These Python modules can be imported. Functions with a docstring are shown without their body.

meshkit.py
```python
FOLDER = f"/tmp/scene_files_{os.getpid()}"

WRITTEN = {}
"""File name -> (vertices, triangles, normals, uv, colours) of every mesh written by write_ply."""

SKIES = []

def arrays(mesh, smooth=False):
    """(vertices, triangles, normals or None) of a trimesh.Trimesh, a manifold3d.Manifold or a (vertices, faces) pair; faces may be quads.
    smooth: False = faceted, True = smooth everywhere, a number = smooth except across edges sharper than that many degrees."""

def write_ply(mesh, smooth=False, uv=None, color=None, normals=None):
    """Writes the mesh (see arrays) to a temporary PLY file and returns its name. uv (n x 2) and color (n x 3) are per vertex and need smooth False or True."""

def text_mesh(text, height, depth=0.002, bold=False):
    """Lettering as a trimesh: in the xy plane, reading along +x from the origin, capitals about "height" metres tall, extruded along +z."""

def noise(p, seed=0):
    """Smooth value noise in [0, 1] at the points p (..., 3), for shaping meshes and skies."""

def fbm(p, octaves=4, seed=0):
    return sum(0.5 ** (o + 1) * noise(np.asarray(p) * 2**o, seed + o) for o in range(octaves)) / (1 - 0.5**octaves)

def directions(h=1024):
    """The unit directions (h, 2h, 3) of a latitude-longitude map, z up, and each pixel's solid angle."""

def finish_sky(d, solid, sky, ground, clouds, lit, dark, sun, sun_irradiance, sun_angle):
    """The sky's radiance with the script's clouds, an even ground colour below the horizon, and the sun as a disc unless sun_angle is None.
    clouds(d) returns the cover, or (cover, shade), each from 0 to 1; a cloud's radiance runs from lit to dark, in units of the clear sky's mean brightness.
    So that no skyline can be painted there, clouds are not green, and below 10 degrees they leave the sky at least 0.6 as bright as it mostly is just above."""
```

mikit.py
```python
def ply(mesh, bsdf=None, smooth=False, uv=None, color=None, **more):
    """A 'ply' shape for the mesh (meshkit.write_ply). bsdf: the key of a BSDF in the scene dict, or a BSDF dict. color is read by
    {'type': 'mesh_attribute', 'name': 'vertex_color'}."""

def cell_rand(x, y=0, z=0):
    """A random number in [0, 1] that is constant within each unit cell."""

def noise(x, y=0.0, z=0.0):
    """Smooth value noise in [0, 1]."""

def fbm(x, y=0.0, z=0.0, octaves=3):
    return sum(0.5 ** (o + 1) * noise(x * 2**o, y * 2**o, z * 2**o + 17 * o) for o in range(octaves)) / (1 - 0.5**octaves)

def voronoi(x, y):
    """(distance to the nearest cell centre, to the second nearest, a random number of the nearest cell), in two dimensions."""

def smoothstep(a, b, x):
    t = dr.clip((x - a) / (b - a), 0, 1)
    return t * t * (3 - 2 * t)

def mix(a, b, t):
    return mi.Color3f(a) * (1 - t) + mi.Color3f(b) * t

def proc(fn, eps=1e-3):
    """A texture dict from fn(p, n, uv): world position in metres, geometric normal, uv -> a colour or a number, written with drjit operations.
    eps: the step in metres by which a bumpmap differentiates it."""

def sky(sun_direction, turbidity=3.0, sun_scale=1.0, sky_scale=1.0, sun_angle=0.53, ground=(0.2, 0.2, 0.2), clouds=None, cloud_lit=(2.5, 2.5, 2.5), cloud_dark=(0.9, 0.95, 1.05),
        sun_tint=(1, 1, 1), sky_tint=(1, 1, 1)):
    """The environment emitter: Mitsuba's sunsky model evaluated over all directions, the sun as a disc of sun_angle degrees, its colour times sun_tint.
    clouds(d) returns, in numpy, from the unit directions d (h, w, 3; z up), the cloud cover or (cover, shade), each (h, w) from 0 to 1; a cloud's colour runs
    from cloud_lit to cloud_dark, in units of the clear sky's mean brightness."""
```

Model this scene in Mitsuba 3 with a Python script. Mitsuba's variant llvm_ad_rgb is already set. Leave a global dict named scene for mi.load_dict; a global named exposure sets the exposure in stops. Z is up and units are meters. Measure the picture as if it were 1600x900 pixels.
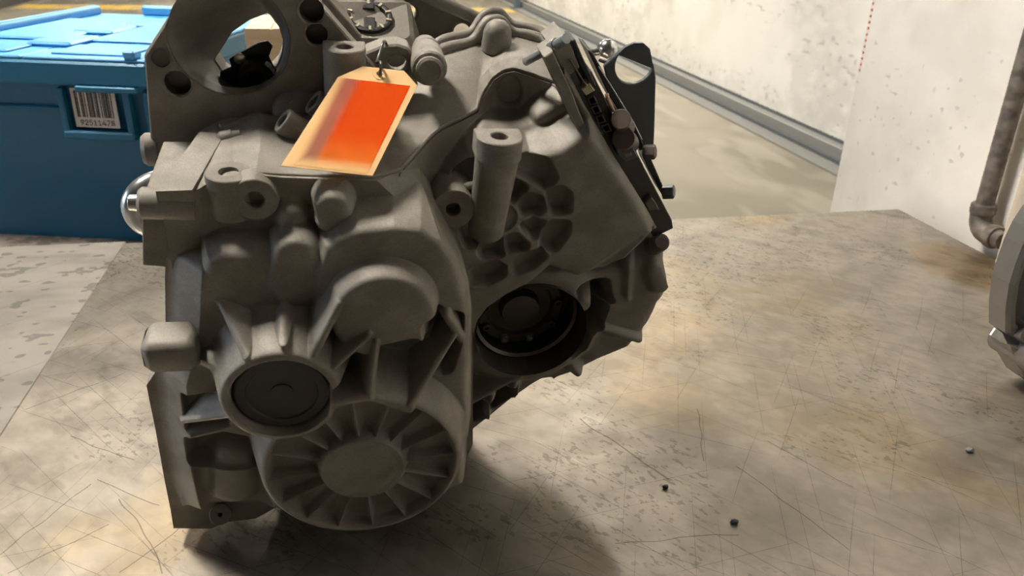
import math
import numpy as np
import trimesh
import mitsuba as mi
import drjit as dr
import shapely.geometry as sg
import mikit, meshkit
from mikit import proc, noise, fbm, smoothstep, mix, cell_rand

T = mi.ScalarTransform4f
scene, labels = {"type": "scene"}, {}
rng = np.random.default_rng(7)

# ------------------------------------------------------------------ camera
EYE = np.array([0.0, 0.0, 0.5])
FOCAL, PITCH, YAW, ROLL = 1257.0, math.radians(24.5), math.radians(11.96), math.radians(1.66)
_f = np.array([math.sin(YAW) * math.cos(PITCH), math.cos(YAW) * math.cos(PITCH), -math.sin(PITCH)])
_r = np.array([math.cos(YAW), -math.sin(YAW), 0.0])
_u = np.cross(_r, _f)
CAM = np.array([math.cos(ROLL) * _r + math.sin(ROLL) * _u, -math.sin(ROLL) * _r + math.cos(ROLL) * _u, _f])
scene["camera"] = {"type": "thinlens", "fov": math.degrees(2 * math.atan(800 / FOCAL)), "fov_axis": "x", "aperture_radius": 0.0012,
                   "focus_distance": 0.72, "near_clip": 0.05, "far_clip": 60.0,
                   "to_world": T().look_at(origin=EYE.tolist(), target=(EYE + CAM[2]).tolist(), up=CAM[1].tolist())}
exposure = 2.08

# ------------------------------------------------------------------ light: open loading side on the left, lamps under the roof
scene["sky"] = mikit.sky((-0.5, 0.2, 0.7), turbidity=6.0, sun_scale=0.0, sky_scale=3.2, sky_tint=(1.0, 1.0, 1.05), ground=(0.3, 0.3, 0.3))
LAMPS = [(-1.4, 1.55, 3.7, 0.6, 0.9, 42.0), (2.0, 7.0, 3.9, 0.3, 1.8, 22.0), (-2.6, 9.5, 3.9, 0.3, 1.8, 26.0), (0.6, 9.5, 3.9, 0.3, 1.8, 22.0), (-2.0, 14.0, 3.9, 0.3, 1.8, 26.0), (1.2, 14.0, 3.9, 0.3, 1.8, 26.0)]


def rgb(*c):
    return {"type": "rgb", "value": [float(x) for x in c]}


def principled(color, rough, metal=0.0, **k):
    c = color if isinstance(color, dict) else rgb(*color)
    r = rough if isinstance(rough, dict) else float(rough)
    return {"type": "twosided", "b": {"type": "principled", "base_color": c, "roughness": r, "metallic": float(metal), **k}}


# ------------------------------------------------------------------ materials
def f_cast(p, n, uv):
    a = fbm(p.x * 40, p.y * 40, p.z * 40, 3)
    g = noise(p.x * 1400, p.y * 1400, p.z * 1400)
    return mix((0.195, 0.178, 0.152), (0.255, 0.235, 0.205), smoothstep(0.3, 0.7, a)) * (0.86 + 0.28 * g)


def scratch(x, y, ang, n, w, keep, seed):
    c, s = math.cos(ang), math.sin(ang)
    u, v = x * c + y * s, -x * s + y * c
    v = v + 0.012 * noise(u * 4 + seed, v * 2, seed)
    k = dr.floor(v * n)
    piece = dr.floor(u * 5 + cell_rand(k, seed, 3) * 9)
    off = cell_rand(k, piece, seed)
    d = dr.abs(v * n - k - 0.15 - 0.7 * off)
    t = u * 5 + cell_rand(k, seed, 3) * 9 - piece
    ends = smoothstep(0.0, 0.25, t) * (1 - smoothstep(0.5, 0.95, t))
    return (1 - smoothstep(0.0, w * n, d)) * ends * dr.select(cell_rand(k, piece, seed + 1) < keep, 1.0, 0.0)


GOUGES = [(0.2328, 0.7193, 0.292, 0.6016), (-0.3096, 0.5979, -0.2599, 0.6864), (-0.2945, 0.5745, -0.232, 0.6235), (-0.2076, 0.5596, -0.1681, 0.6094), (-0.2546, 0.6924, -0.1909, 0.643), (-0.2276, 0.6592, -0.1899, 0.5941), (-0.1899, 0.5941, -0.1726, 0.5536), (-0.3001, 0.7726, -0.2275, 0.7177), (-0.3634, 0.8327, -0.2793, 0.8957), (0.3678, 0.61, 0.4164, 0.481), (0.2105, 0.524, 0.3236, 0.5174), (0.422, 0.6461, 0.468, 0.5625), (0.3397, 0.6254, 0.3718, 0.7168)]


def gouge(x, y, x0, y0, x1, y1, w):
    dx, dy = x1 - x0, y1 - y0
    t = dr.clip(((x - x0) * dx + (y - y0) * dy) / (dx * dx + dy * dy), 0, 1)
    d = dr.sqrt(dr.square(x - x0 - t * dx) + dr.square(y - y0 - t * dy))
    return 1 - smoothstep(0.3 * w, w, d)


def f_bench(p, n, uv):
    x, y = p.x, p.y
    a, b = 0.8 * x + 0.6 * y, 0.8 * y - 0.6 * x
    big = fbm(a * 2.7 + 5, b * 2.7, 2.0, 5)
    mid = fbm(a * 11 + 3, b * 21, 7.0, 6)
    fine = fbm(b * 60, a * 90, 3.0, 4)
    t = smoothstep(0.30, 0.70, 0.40 * big + 0.38 * mid + 0.22 * fine)
    c = mix((0.265, 0.235, 0.196), (0.405, 0.363, 0.306), t)
    smear = smoothstep(0.50, 0.66, fbm(a * 30 + 30, b * 17, 1.0, 5)) * smoothstep(0.45, 0.6, big)
    c = c * (1 - 0.22 * smear)
    warm = smoothstep(0.5, 0.75, fbm(b * 5 + 11, a * 5, 4.0, 4))
    c = mix(c, c * mi.Color3f(1.08, 0.98, 0.82), warm)
    pale = smoothstep(0.55, 0.70, fbm(a * 44 + 50, b * 28, 3.0, 5))
    c = mix(c, (0.41, 0.373, 0.312), pale * 0.28)
    s = scratch(x, y, 0.9, 30, 0.0005, 0.5, 11) + scratch(x, y, -0.6, 34, 0.0006, 0.5, 23) + scratch(x, y, 2.2, 28, 0.0007, 0.5, 37) + scratch(x, y, 0.15, 26, 0.0005, 0.4, 51) + scratch(x, y, 1.2, 60, 0.0004, 0.35, 83) + scratch(x, y, -0.9, 70, 0.0004, 0.35, 97)
    c = c * (1 - 0.42 * dr.minimum(s, 1.0))
    fleck = smoothstep(0.60, 0.72, fbm(a * 260, b * 150, 1.0, 3)) * smoothstep(0.50, 0.62, fbm(x * 8, y * 8, 9.0, 3))
    g = mi.Float(0)
    wx, wy = x + 0.005 * (noise(x * 40, y * 40, 1.0) - 0.5), y + 0.005 * (noise(x * 40, y * 40, 7.0) - 0.5)
    for k, e in enumerate(GOUGES):
        g = dr.maximum(g, gouge(wx, wy, *e, 0.0008 if k else 0.0014))
    c = c * (1 - 0.45 * g)
    # an old rusty stain near the far right corner
    r2 = dr.square((x - 0.999) / 0.09) + dr.square((y - 1.056) / 0.13) + 0.9 * (fbm(x * 12, y * 12, 4.0, 3) - 0.5)
    c = mix(c, c * mi.Color3f(0.80, 0.66, 0.50), 1 - smoothstep(0.2, 1.0, r2))
    return c * (1 - 0.30 * fleck)


def f_bench_rough(p, n, uv):
    return 0.36 + 0.22 * fbm(p.x * 14 + 8, p.y * 30, 5.0, 4)


def f_table(p, n, uv):
    a = fbm(p.x * 8, p.y * 18, 3.0, 4)
    c = mix((0.21, 0.19, 0.165), (0.27, 0.248, 0.218), smoothstep(0.3, 0.7, a))
    return c * (1 - 0.35 * dr.minimum(scratch(p.x, p.y, 0.7, 20, 0.0008, 0.4, 71) + smoothstep(0.7, 0.76, fbm(p.x * 60, p.y * 80, 1.0, 2)), 1.0))


def f_paint(p, n, uv):
    a = fbm(p.y * 3, p.z * 3, p.x * 2, 4)
    c = mix((0.61, 0.58, 0.525), (0.70, 0.67, 0.61), smoothstep(0.35, 0.65, a))
    m = noise(p.y * 85 + 5 * p.z, p.z * 105, p.x * 5)
    clump = smoothstep(0.40, 0.58, fbm(p.y * 7 + 4, p.z * 5, 3.0, 3))
    marks = smoothstep(0.70, 0.82, m) * clump
    c = mix(c, (0.34, 0.31, 0.27), marks * 0.5)
    return mix(c, (0.52, 0.49, 0.43), 0.35 * smoothstep(0.45, 0.75, fbm(p.y * 9, p.z * 9, 8.0, 4)))


def f_wall(p, n, uv):
    a = fbm(p.y * 1.6, p.z * 1.2, 1.0, 4)
    c = mix((0.80, 0.78, 0.72), (0.88, 0.86, 0.80), smoothstep(0.35, 0.62, a))
    drip = fbm(p.y * 9, p.z * 14, 3.0, 5) * smoothstep(0.35, 0.65, fbm(p.y * 1.2, p.z * 2.0, 6.0, 3))
    c = mix(c, (0.55, 0.52, 0.47), 0.40 * smoothstep(0.15, 0.60, drip))
    spot = smoothstep(0.72, 0.90, noise(p.y * 17, p.z * 38, 2.0)) * smoothstep(0.45, 0.6, fbm(p.y * 1.5, p.z * 3, 9.0, 3))
    c = mix(c, (0.42, 0.39, 0.34), 0.5 * spot)
    low = smoothstep(-0.45, -0.80, p.z) * fbm(p.y * 11, p.z * 11, 2.0, 4)
    return mix(c, (0.46, 0.43, 0.38), 0.55 * low)


def f_floor(p, n, uv):
    a = fbm(p.x * 1.4, p.y * 1.1, 1.0, 4)
    c = mix((0.20, 0.178, 0.135), (0.28, 0.252, 0.197), smoothstep(0.35, 0.65, a))
    pale = smoothstep(0.55, 0.7, fbm(p.x * 5, p.y * 1.6, 5.0, 3))
    return mix(c, (0.36, 0.335, 0.28), 0.4 * pale)


def f_line(p, n, uv):
    return mix((0.62, 0.42, 0.10), (0.42, 0.34, 0.2), smoothstep(0.45, 0.65, fbm(p.x * 6, p.y * 6, 2.0, 3)))


def f_rust(p, n, uv):
    a = fbm(p.x * 60, p.y * 60, p.z * 60, 3)
    return mix((0.10, 0.085, 0.072), (0.19, 0.16, 0.135), smoothstep(0.3, 0.7, a))


def f_board(p, n, uv):
    return mix((0.60, 0.44, 0.28), (0.70, 0.53, 0.35), noise(p.x * 40, p.y * 40, p.z * 200))


def f_print(p, n, uv):
    # the printed, smudged field of the tag: uv runs over the panel
    u, v = uv.x, uv.y
    c = mix((0.74, 0.072, 0.003), (0.78, 0.17, 0.02), smoothstep(0.45, 0.05, v))
    smudge = smoothstep(0.34, 0.2, u) * (1 - 0.2 * v)
    c = mix(c, (0.34, 0.16, 0.12), smudge * 0.85)
    edge = dr.maximum(smoothstep(0.14, 0.0, u), smoothstep(0.14, 0.0, v))
    return mix(c, (0.86, 0.54, 0.25), edge)


scene["m_cast"] = principled(proc(f_cast), 0.58, 0.20, specular=0.4)
scene["m_cast2"] = principled((0.17, 0.158, 0.145), 0.42, 0.4)
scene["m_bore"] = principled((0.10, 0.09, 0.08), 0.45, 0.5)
scene["m_bench"] = principled(proc(f_bench), proc(f_bench_rough), 0.85)
scene["m_table"] = principled(proc(f_table), 0.5, 0.3)
scene["m_paint"] = principled(proc(f_paint), 0.5)
scene["m_wall"] = principled(proc(f_wall), 0.55)
scene["m_floor"] = principled(proc(f_floor), 0.42)
scene["m_line"] = principled(proc(f_line), 0.5)
scene["m_rust"] = principled(proc(f_rust), 0.6, 0.3)
scene["m_board"] = principled(proc(f_board), 0.8)
scene["m_print"] = principled(proc(f_print), 0.8, specular=0.1)
scene["m_manila"] = principled((0.88, 0.58, 0.29), 0.8, specular=0.15)
scene["m_wire"] = principled((0.12, 0.11, 0.10), 0.35, 0.9)
scene["m_black"] = principled((0.018, 0.018, 0.019), 0.42)
scene["m_plug"] = principled((0.030, 0.029, 0.030), 0.55)
scene["m_plate"] = principled((0.085, 0.098, 0.104), 0.40, 0.5)
scene["m_valve"] = principled((0.060, 0.056, 0.052), 0.40, 0.5)
scene["m_zinc"] = principled((0.50, 0.52, 0.53), 0.25, 0.9)
scene["m_pin"] = principled((0.33, 0.36, 0.37), 0.38, 0.7)
scene["m_copper"] = principled((0.55, 0.38, 0.25), 0.4, 0.7)
scene["m_brown"] = principled((0.13, 0.105, 0.088), 0.45, 0.2)
scene["m_tan"] = principled((0.42, 0.37, 0.24), 0.5)
scene["m_bright"] = principled((0.75, 0.75, 0.73), 0.22, 1.0)
scene["m_blue"] = principled((0.016, 0.145, 0.265), 0.38)
scene["m_blue_lid"] = principled((0.085, 0.33, 0.62), 0.34)
scene["m_label"] = principled((0.72, 0.66, 0.62), 0.6)
scene["m_ink"] = principled((0.06, 0.055, 0.05), 0.7)
scene["m_cream"] = principled((0.46, 0.40, 0.31), 0.45)
scene["m_white"] = principled((0.85, 0.85, 0.82), 0.5)
scene["m_red"] = principled((0.52, 0.13, 0.07), 0.6)
scene["m_rail"] = principled((0.25, 0.25, 0.235), 0.5, 0.2)
scene["m_gap"] = principled((0.10, 0.11, 0.115), 0.7)
scene["m_dark_wall"] = principled((0.07, 0.065, 0.06), 0.8)
scene["m_roof"] = principled((0.22, 0.215, 0.205), 0.8)
scene["m_post"] = principled((0.10, 0.14, 0.17), 0.5)


# ------------------------------------------------------------------ helpers
def key_for(name):
    if name not in USED:
        USED.add(name)
        return name
    i = 1
    while f"{name}_{i:03d}" in USED:
        i += 1
    k = f"{name}_{i:03d}"
    USED.add(k)
    return k


USED = set()


def thing(name, label, cat, group=None):
    k = key_for(name)
    labels[k] = {"label": label, "category": cat}
    if group:
        labels[k]["group"] = group
    return k


def put(name, mesh, mat, parent=None, smooth=35, label=None, **kw):
    k = key_for((parent + "__" if parent else "") + name)
    if isinstance(mesh, dict):
        scene[k] = {**mesh}
    else:
        scene[k] = mikit.ply(mesh, mat, smooth=smooth, **kw)
    if label:
        labels[k] = {"label": label}
    return k


def struct(name, mesh, mat, label, smooth=False):
    k = put(name, mesh, mat, smooth=smooth)
    labels[k] = {"label": label, "kind": "structure"}
    return k


def cat(*ms):
    ms = [m for m in ms if m is not None]
    return trimesh.util.concatenate([trimesh.Trimesh(m.vertices, m.faces, process=False) for m in ms])


def box(x0, x1, y0, y1, z0, z1, bevel=0.0):
    if bevel <= 0:
        m = trimesh.creation.box((x1 - x0, y1 - y0, z1 - z0))
        m.apply_translation(((x0 + x1) / 2, (y0 + y1) / 2, (z0 + z1) / 2))
        return m
    v = []
    b = bevel
    for sx in (0, 1):
        for sy in (0, 1):
            for sz in (0, 1):
                X, Y, Z = (x0, x1)[sx], (y0, y1)[sy], (z0, z1)[sz]
                dx, dy, dz = (b, -b)[sx], (b, -b)[sy], (b, -b)[sz]
                v += [(X, Y + dy, Z + dz), (X + dx, Y, Z + dz), (X + dx, Y + dy, Z)]
    return trimesh.convex.convex_hull(np.array(v))


def axes(d, up=(0, 0, 1)):
    d = np.asarray(d, float) / np.linalg.norm(d)
    a = np.cross(up, d)
    if np.linalg.norm(a) < 1e-3:
        a = np.cross((0, 1, 0), d)
    a /= np.linalg.norm(a)
    return a, np.cross(d, a), d


def lathe(profile, origin, d, sections=40):
    """profile: (radius, height) from bottom to top along d."""
    m = trimesh.creation.revolve(np.array(profile, float), sections=sections)
    a, b, c = axes(d)
    M = np.eye(4)
    M[:3, 0], M[:3, 1], M[:3, 2], M[:3, 3] = a, b, c, origin
    m.apply_transform(M)
    return m


def rod(p, q, r0, r1=None, ch=None, hole=0.0, depth=None, sections=36):
    """A round bar from p to q with a chamfered end at q, and there a hole."""
    p, q = np.asarray(p, float), np.asarray(q, float)
    L = np.linalg.norm(q - p)
    r1 = r0 if r1 is None else r1
    ch = 0.06 * r1 if ch is None else ch
    prof = [(0, 0), (r0, 0), (r1, L - ch), (r1 - ch, L)]
    if hole:
        dep = L * 0.9 if depth is None else depth
        prof += [(hole + ch * 0.6, L), (hole, L - ch * 0.6), (hole, L - dep), (0, L - dep)]
    else:
        prof += [(0, L)]
    return lathe(prof, p, q - p, sections)


def tube(points, r, sections=14, n=None):
    p = np.asarray(points, float)
    if n:
        t = np.r_[0, np.cumsum(np.linalg.norm(np.diff(p, axis=0), axis=1))]
        from scipy.interpolate import CubicSpline
        p = CubicSpline(t, p)(np.linspace(0, t[-1], n))
    rr = np.broadcast_to(r, (len(p),))
    t = np.gradient(p, axis=0)
    t /= np.linalg.norm(t, axis=1, keepdims=True)
    a = np.cross(t[0], (0.2, 0.3, 0.93))
    A = []
    for i in range(len(p)):
        a = a - t[i] * (a @ t[i])
        a /= np.linalg.norm(a)
        A.append(a)
    A = np.array(A)
    B = np.cross(t, A)
    ang = np.arange(sections) * 2 * np.pi / sections
    v = p[:, None] + rr[:, None, None] * (np.cos(ang)[None, :, None] * A[:, None] + np.sin(ang)[None, :, None] * B[:, None])
    i, j = np.meshgrid(np.arange(len(p) - 1), np.arange(sections), indexing="ij")
    q = np.stack([i * sections + j, i * sections + (j + 1) % sections, (i + 1) * sections + (j + 1) % sections, (i + 1) * sections + j], -1).reshape(-1, 4)
    f = np.vstack([q[:, [0, 1, 2]], q[:, [0, 2, 3]]])
    nv = len(p) * sections
    V = np.vstack([v.reshape(-1, 3), p[:1], p[-1:]])
    k = np.arange(sections)
    f = np.vstack([f, np.stack([np.full(sections, nv), (k + 1) % sections, k], 1), np.stack([np.full(sections, nv + 1), nv - sections + k, nv - sections + (k + 1) % sections], 1)])
    return trimesh.Trimesh(V, f, process=False)


def resample(pts, n):
    p = np.asarray(pts, float)
    t = np.r_[0, np.cumsum(np.linalg.norm(np.diff(p, axis=0), axis=1))]
    s = np.linspace(0, t[-1], n)
    return np.stack([np.interp(s, t, p[:, k]) for k in range(p.shape[1])], 1)


def ruled(rows, n=60, between=1):
    """A sheet through polylines (each resampled to n points)."""
    R = [resample(r, n) for r in rows]
    G_ = [R[0]]
    for a, b in zip(R[:-1], R[1:]):
        for k in range(1, between + 1):
            G_.append(a + (b - a) * k / between)
    V = np.array(G_)
    m = len(V)
    i, j = np.meshgrid(np.arange(m - 1), np.arange(n - 1), indexing="ij")
    q = np.stack([i * n + j, i * n + j + 1, (i + 1) * n + j + 1, (i + 1) * n + j], -1).reshape(-1, 4)
    return trimesh.Trimesh(V.reshape(-1, 3), np.vstack([q[:, [0, 1, 2]], q[:, [0, 2, 3]]]), process=False)


def prism(poly, d0, d1, frame, bevel=0.0):
    """A shapely polygon in the plane of frame (origin, ex, ey) extruded from d0 to d1 along ex x ey."""
    if bevel > 0:
        inner = poly.buffer(-bevel)
        if inner.geom_type != "Polygon" or inner.is_empty:
            bevel = 0
    o, ex, ey = (np.asarray(k, float) for k in frame)
    ez = np.cross(ex, ey)
    m = trimesh.creation.extrude_polygon(poly, d1 - d0, engine="earcut")
    v = np.array(m.vertices)
    if bevel > 0:
        bd = poly.exterior if not poly.interiors else poly.boundary
        c = poly.buffer(-bevel)
        top = v[:, 2] > (d1 - d0) * 0.5
        import shapely
        pts = shapely.points(v[top, :2])
        near = shapely.get_coordinates(shapely.shortest_line(pts, c)).reshape(-1, 2, 2)[:, 1]
        # a chamfer: the far cap drawn in a little
        m2 = trimesh.creation.extrude_polygon(poly, d1 - d0 - bevel, engine="earcut")
        v2 = np.array(m2.vertices)
        vt = v[top].copy()
        vt[:, :2] = near
        vc = v.copy()
        vc[top] = vt
        vc[~top, 2] = d1 - d0 - bevel
        v = np.vstack([v2, vc])
        f = np.vstack([m2.faces, np.asarray(m.faces) + len(v2)])
    else:
        f = np.asarray(m.faces)
    V = o + v[:, :1] * ex + v[:, 1:2] * ey + (v[:, 2:] + d0) * ez
    return trimesh.Trimesh(V, f, process=False)


# ------------------------------------------------------------------ the gearbox's own frame: x right, y into the depth along its axis, z up; it lies nose-down by 11 degrees
def ray(x, y):
    return CAM.T @ np.array([(x - 800) / FOCAL, -(y - 450) / FOCAL, 1.0])


def on_plane(x, y, n, c):
    d = ray(x, y)
    return EYE + (c - EYE @ n) / (d @ n) * d


TILT, LEAN = math.radians(11), math.radians(2)
P0 = np.array([-0.006, 0.519, 0.045])
GY = np.array([0, math.cos(TILT), math.sin(TILT)])
GX = np.array([math.cos(LEAN), 0, -math.sin(LEAN)])
GX -= GY * (GX @ GY)
GX /= np.linalg.norm(GX)
GZ = np.cross(GX, GY)
GM = np.array([GX, GY, GZ])


def at(x, y, Y):
    """Gearbox coordinates of the point seen at (x, y) at the depth Y along the axis."""
    return GM @ (on_plane(x, y, GY, Y + P0 @ GY) - P0)


def atz(x, y, Z):
    return GM @ (on_plane(x, y, GZ, Z + P0 @ GZ) - P0)


def xz(pts, Y):
    return [tuple(at(x, y, Y)[[0, 2]]) for x, y in pts]


def poly3(pts):
    return np.array([at(*p) for p in pts])


def world(v):
    return P0 + np.asarray(v) @ GM


def gput(name, mesh, mat, parent, smooth=35, label=None):
    m = trimesh.Trimesh(world(mesh.vertices), mesh.faces, process=False)
    return put(name, m, mat, parent, smooth, label)


FRONT = ((0, 0, 0), (1, 0, 0), (0, 0, 1))     # extrusion along -y, that is towards the camera


def plate(pts, Y0, Y1, holes=(), bevel=0.0008, rnd=0.0):
    """An outline (x, z) as a plate from its back at Y1 to its front at Y0; holes: (x, z, r)."""
    p = sg.Polygon(pts)
    if rnd:
        p = p.buffer(-rnd).buffer(2 * rnd).buffer(-rnd)
    for hx, hz, hr in holes:
        p = p.difference(sg.Point(hx, hz).buffer(hr, 24))
    return prism(p, -Y1, -Y0, FRONT, bevel)


# ---- castings as height fields over the (x, z) plane, split into parts by what stands out where
def softplus(d, e):
    return 0.5 * (d + np.sqrt(d * d + e * e))


def smax(a, b, r):
    h = np.maximum(r - np.abs(a - b), 0) / r
    return np.maximum(a, b) + h * h * r * 0.25


class Field:
    def __init__(self, outline, base, step=0.0009):
        self.out = np.asarray(outline, float)
        lo, hi = self.out.min(0) - 2 * step, self.out.max(0) + 2 * step
        self.step = step
        self.nx, self.nz = (np.ceil((hi - lo) / step).astype(int) + 1)
        self.X, self.Z = np.meshgrid(lo[0] + np.arange(self.nx) * step, lo[1] + np.arange(self.nz) * step, indexing="ij")
        self.h = -(np.full(self.X.shape, float(base)) if np.isscalar(base) else base(self.X, self.Z))
        self.lab = np.zeros(self.X.shape, int)
        self.names = ["body"]

    def poly(self, pts):
        p = np.asarray(pts, float)
        X, Z = self.X, self.Z
        d = np.full(X.shape, 1e9)
        s = np.zeros(X.shape, bool)
        for (ax, az), (bx, bz) in zip(p, np.roll(p, -1, 0)):
            ex, ez = bx - ax, bz - az
            t = np.clip(((X - ax) * ex + (Z - az) * ez) / (ex * ex + ez * ez + 1e-12), 0, 1)
            d = np.minimum(d, (X - ax - t * ex) ** 2 + (Z - az - t * ez) ** 2)
            s ^= ((az > Z) != (bz > Z)) & (X < (bx - ax) * (Z - az) / (bz - az + 1e-12) + ax)
        d = np.sqrt(d)
        return np.where(s, -d, d)

    def circle(self, c, r):
        return np.hypot(self.X - c[0], self.Z - c[1]) - r

    def capsule(self, a, b, ra, rb=None):
        a, b = np.asarray(a, float), np.asarray(b, float)
        rb = ra if rb is None else rb
        e = b - a
        t = np.clip(((self.X - a[0]) * e[0] + (self.Z - a[1]) * e[1]) / (e @ e), 0, 1)
        return np.hypot(self.X - a[0] - t * e[0], self.Z - a[1] - t * e[1]) - (ra + (rb - ra) * t), t

    def add(self, d, top, k=5.0, e=0.002, blend=0.004, name=None, limit=None):
        """Raise a plateau: its front lies at depth 'top' (a number or array), its walls fall k to 1."""
        v = -np.asarray(top) - k * softplus(d, e)
        if limit is not None:
            v = np.where(limit, v, -9)
        if name:
            if name not in self.names:
                self.names.append(name)
            self.lab[v > self.h + 0.0004] = self.names.index(name)
        else:
            self.lab[v > self.h + 0.0004] = 0
        self.h = smax(self.h, v, blend)

    def cut(self, d, floor, k=5.0, e=0.002, blend=0.003, name=None):
        v = -np.asarray(floor) + k * softplus(d, e)
        if name:
            if name not in self.names:
                self.names.append(name)
            self.lab[v < self.h - 0.0004] = self.names.index(name)
        self.h = -smax(-self.h, -v, blend)

    def build(self, parent, body, mat, back, drop=None, names=None):
        X, Z, st = self.X, self.Z, self.step
        d = self.poly(self.out)
        if drop is not None:
            d = np.maximum(d, -drop)
        gx, gz = np.gradient(d, st)
        g = np.maximum(np.hypot(gx, gz), 1e-6)
        inside = d <= 0
        ring = ~inside & (d < 1.5 * st)
        px, pz = np.where(ring, X - d * gx / g, X), np.where(ring, Z - d * gz / g, Z)
        hx, hz = np.gradient(self.h, st)
        hh = np.where(ring, self.h - hx * d * gx / g - hz * d * gz / g, self.h)
        N = np.stack([-hx, -np.ones_like(hx), -hz], -1)
        N[..., 1] = -1
        N = np.stack([-hx, -np.ones_like(hx), -hz], -1)
        N /= np.linalg.norm(N, axis=-1, keepdims=True)
        ok = inside | ring
        idx = np.arange(X.size).reshape(X.shape)
        q = np.stack([idx[:-1, :-1], idx[1:, :-1], idx[1:, 1:], idx[:-1, 1:]], -1).reshape(-1, 4)
        okq = ok.ravel()[q].all(1) & inside.ravel()[q].any(1)
        q = q[okq]
        V = np.stack([px.ravel(), -hh.ravel(), pz.ravel()], 1)
        F = np.vstack([q[:, [0, 1, 2]], q[:, [0, 2, 3]]])
        lab = self.lab.ravel()[F[:, 0]]
        Vw, Nw = world(V), N.reshape(-1, 3) @ GM
        # the skirt: from the outline straight back
        E_ = np.vstack([F[:, [0, 1]], F[:, [1, 2]], F[:, [2, 0]]])
        code = np.minimum(E_[:, 0], E_[:, 1]).astype(np.int64) * X.size + np.maximum(E_[:, 0], E_[:, 1])
        _, first, cnt = np.unique(code, return_index=True, return_counts=True)
        be = E_[first[cnt == 1]]
        rest = [F[lab == 0]]
        for i, name in enumerate(self.names[1:], 1):
            f = F[lab == i]
            small = np.ones(len(f), bool)
            # every standing piece is a part of its own
            for c in trimesh.graph.connected_components(trimesh.graph.face_adjacency(f), nodes=np.arange(len(f)), min_len=80) if len(f) else []:
                small[c] = False
                self.emit(Vw, Nw, f[c], f"{parent}__{body}__{name}", mat)
            rest.append(f[small])
        self.emit(Vw, Nw, np.vstack(rest), f"{parent}__{body}", mat)
        a = np.unique(be)
        remap = np.full(X.size, -1)
        remap[a] = np.arange(len(a))
        vb = V[a].copy()
        vb[:, 1] = np.maximum(back, vb[:, 1] + 0.001)
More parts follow.
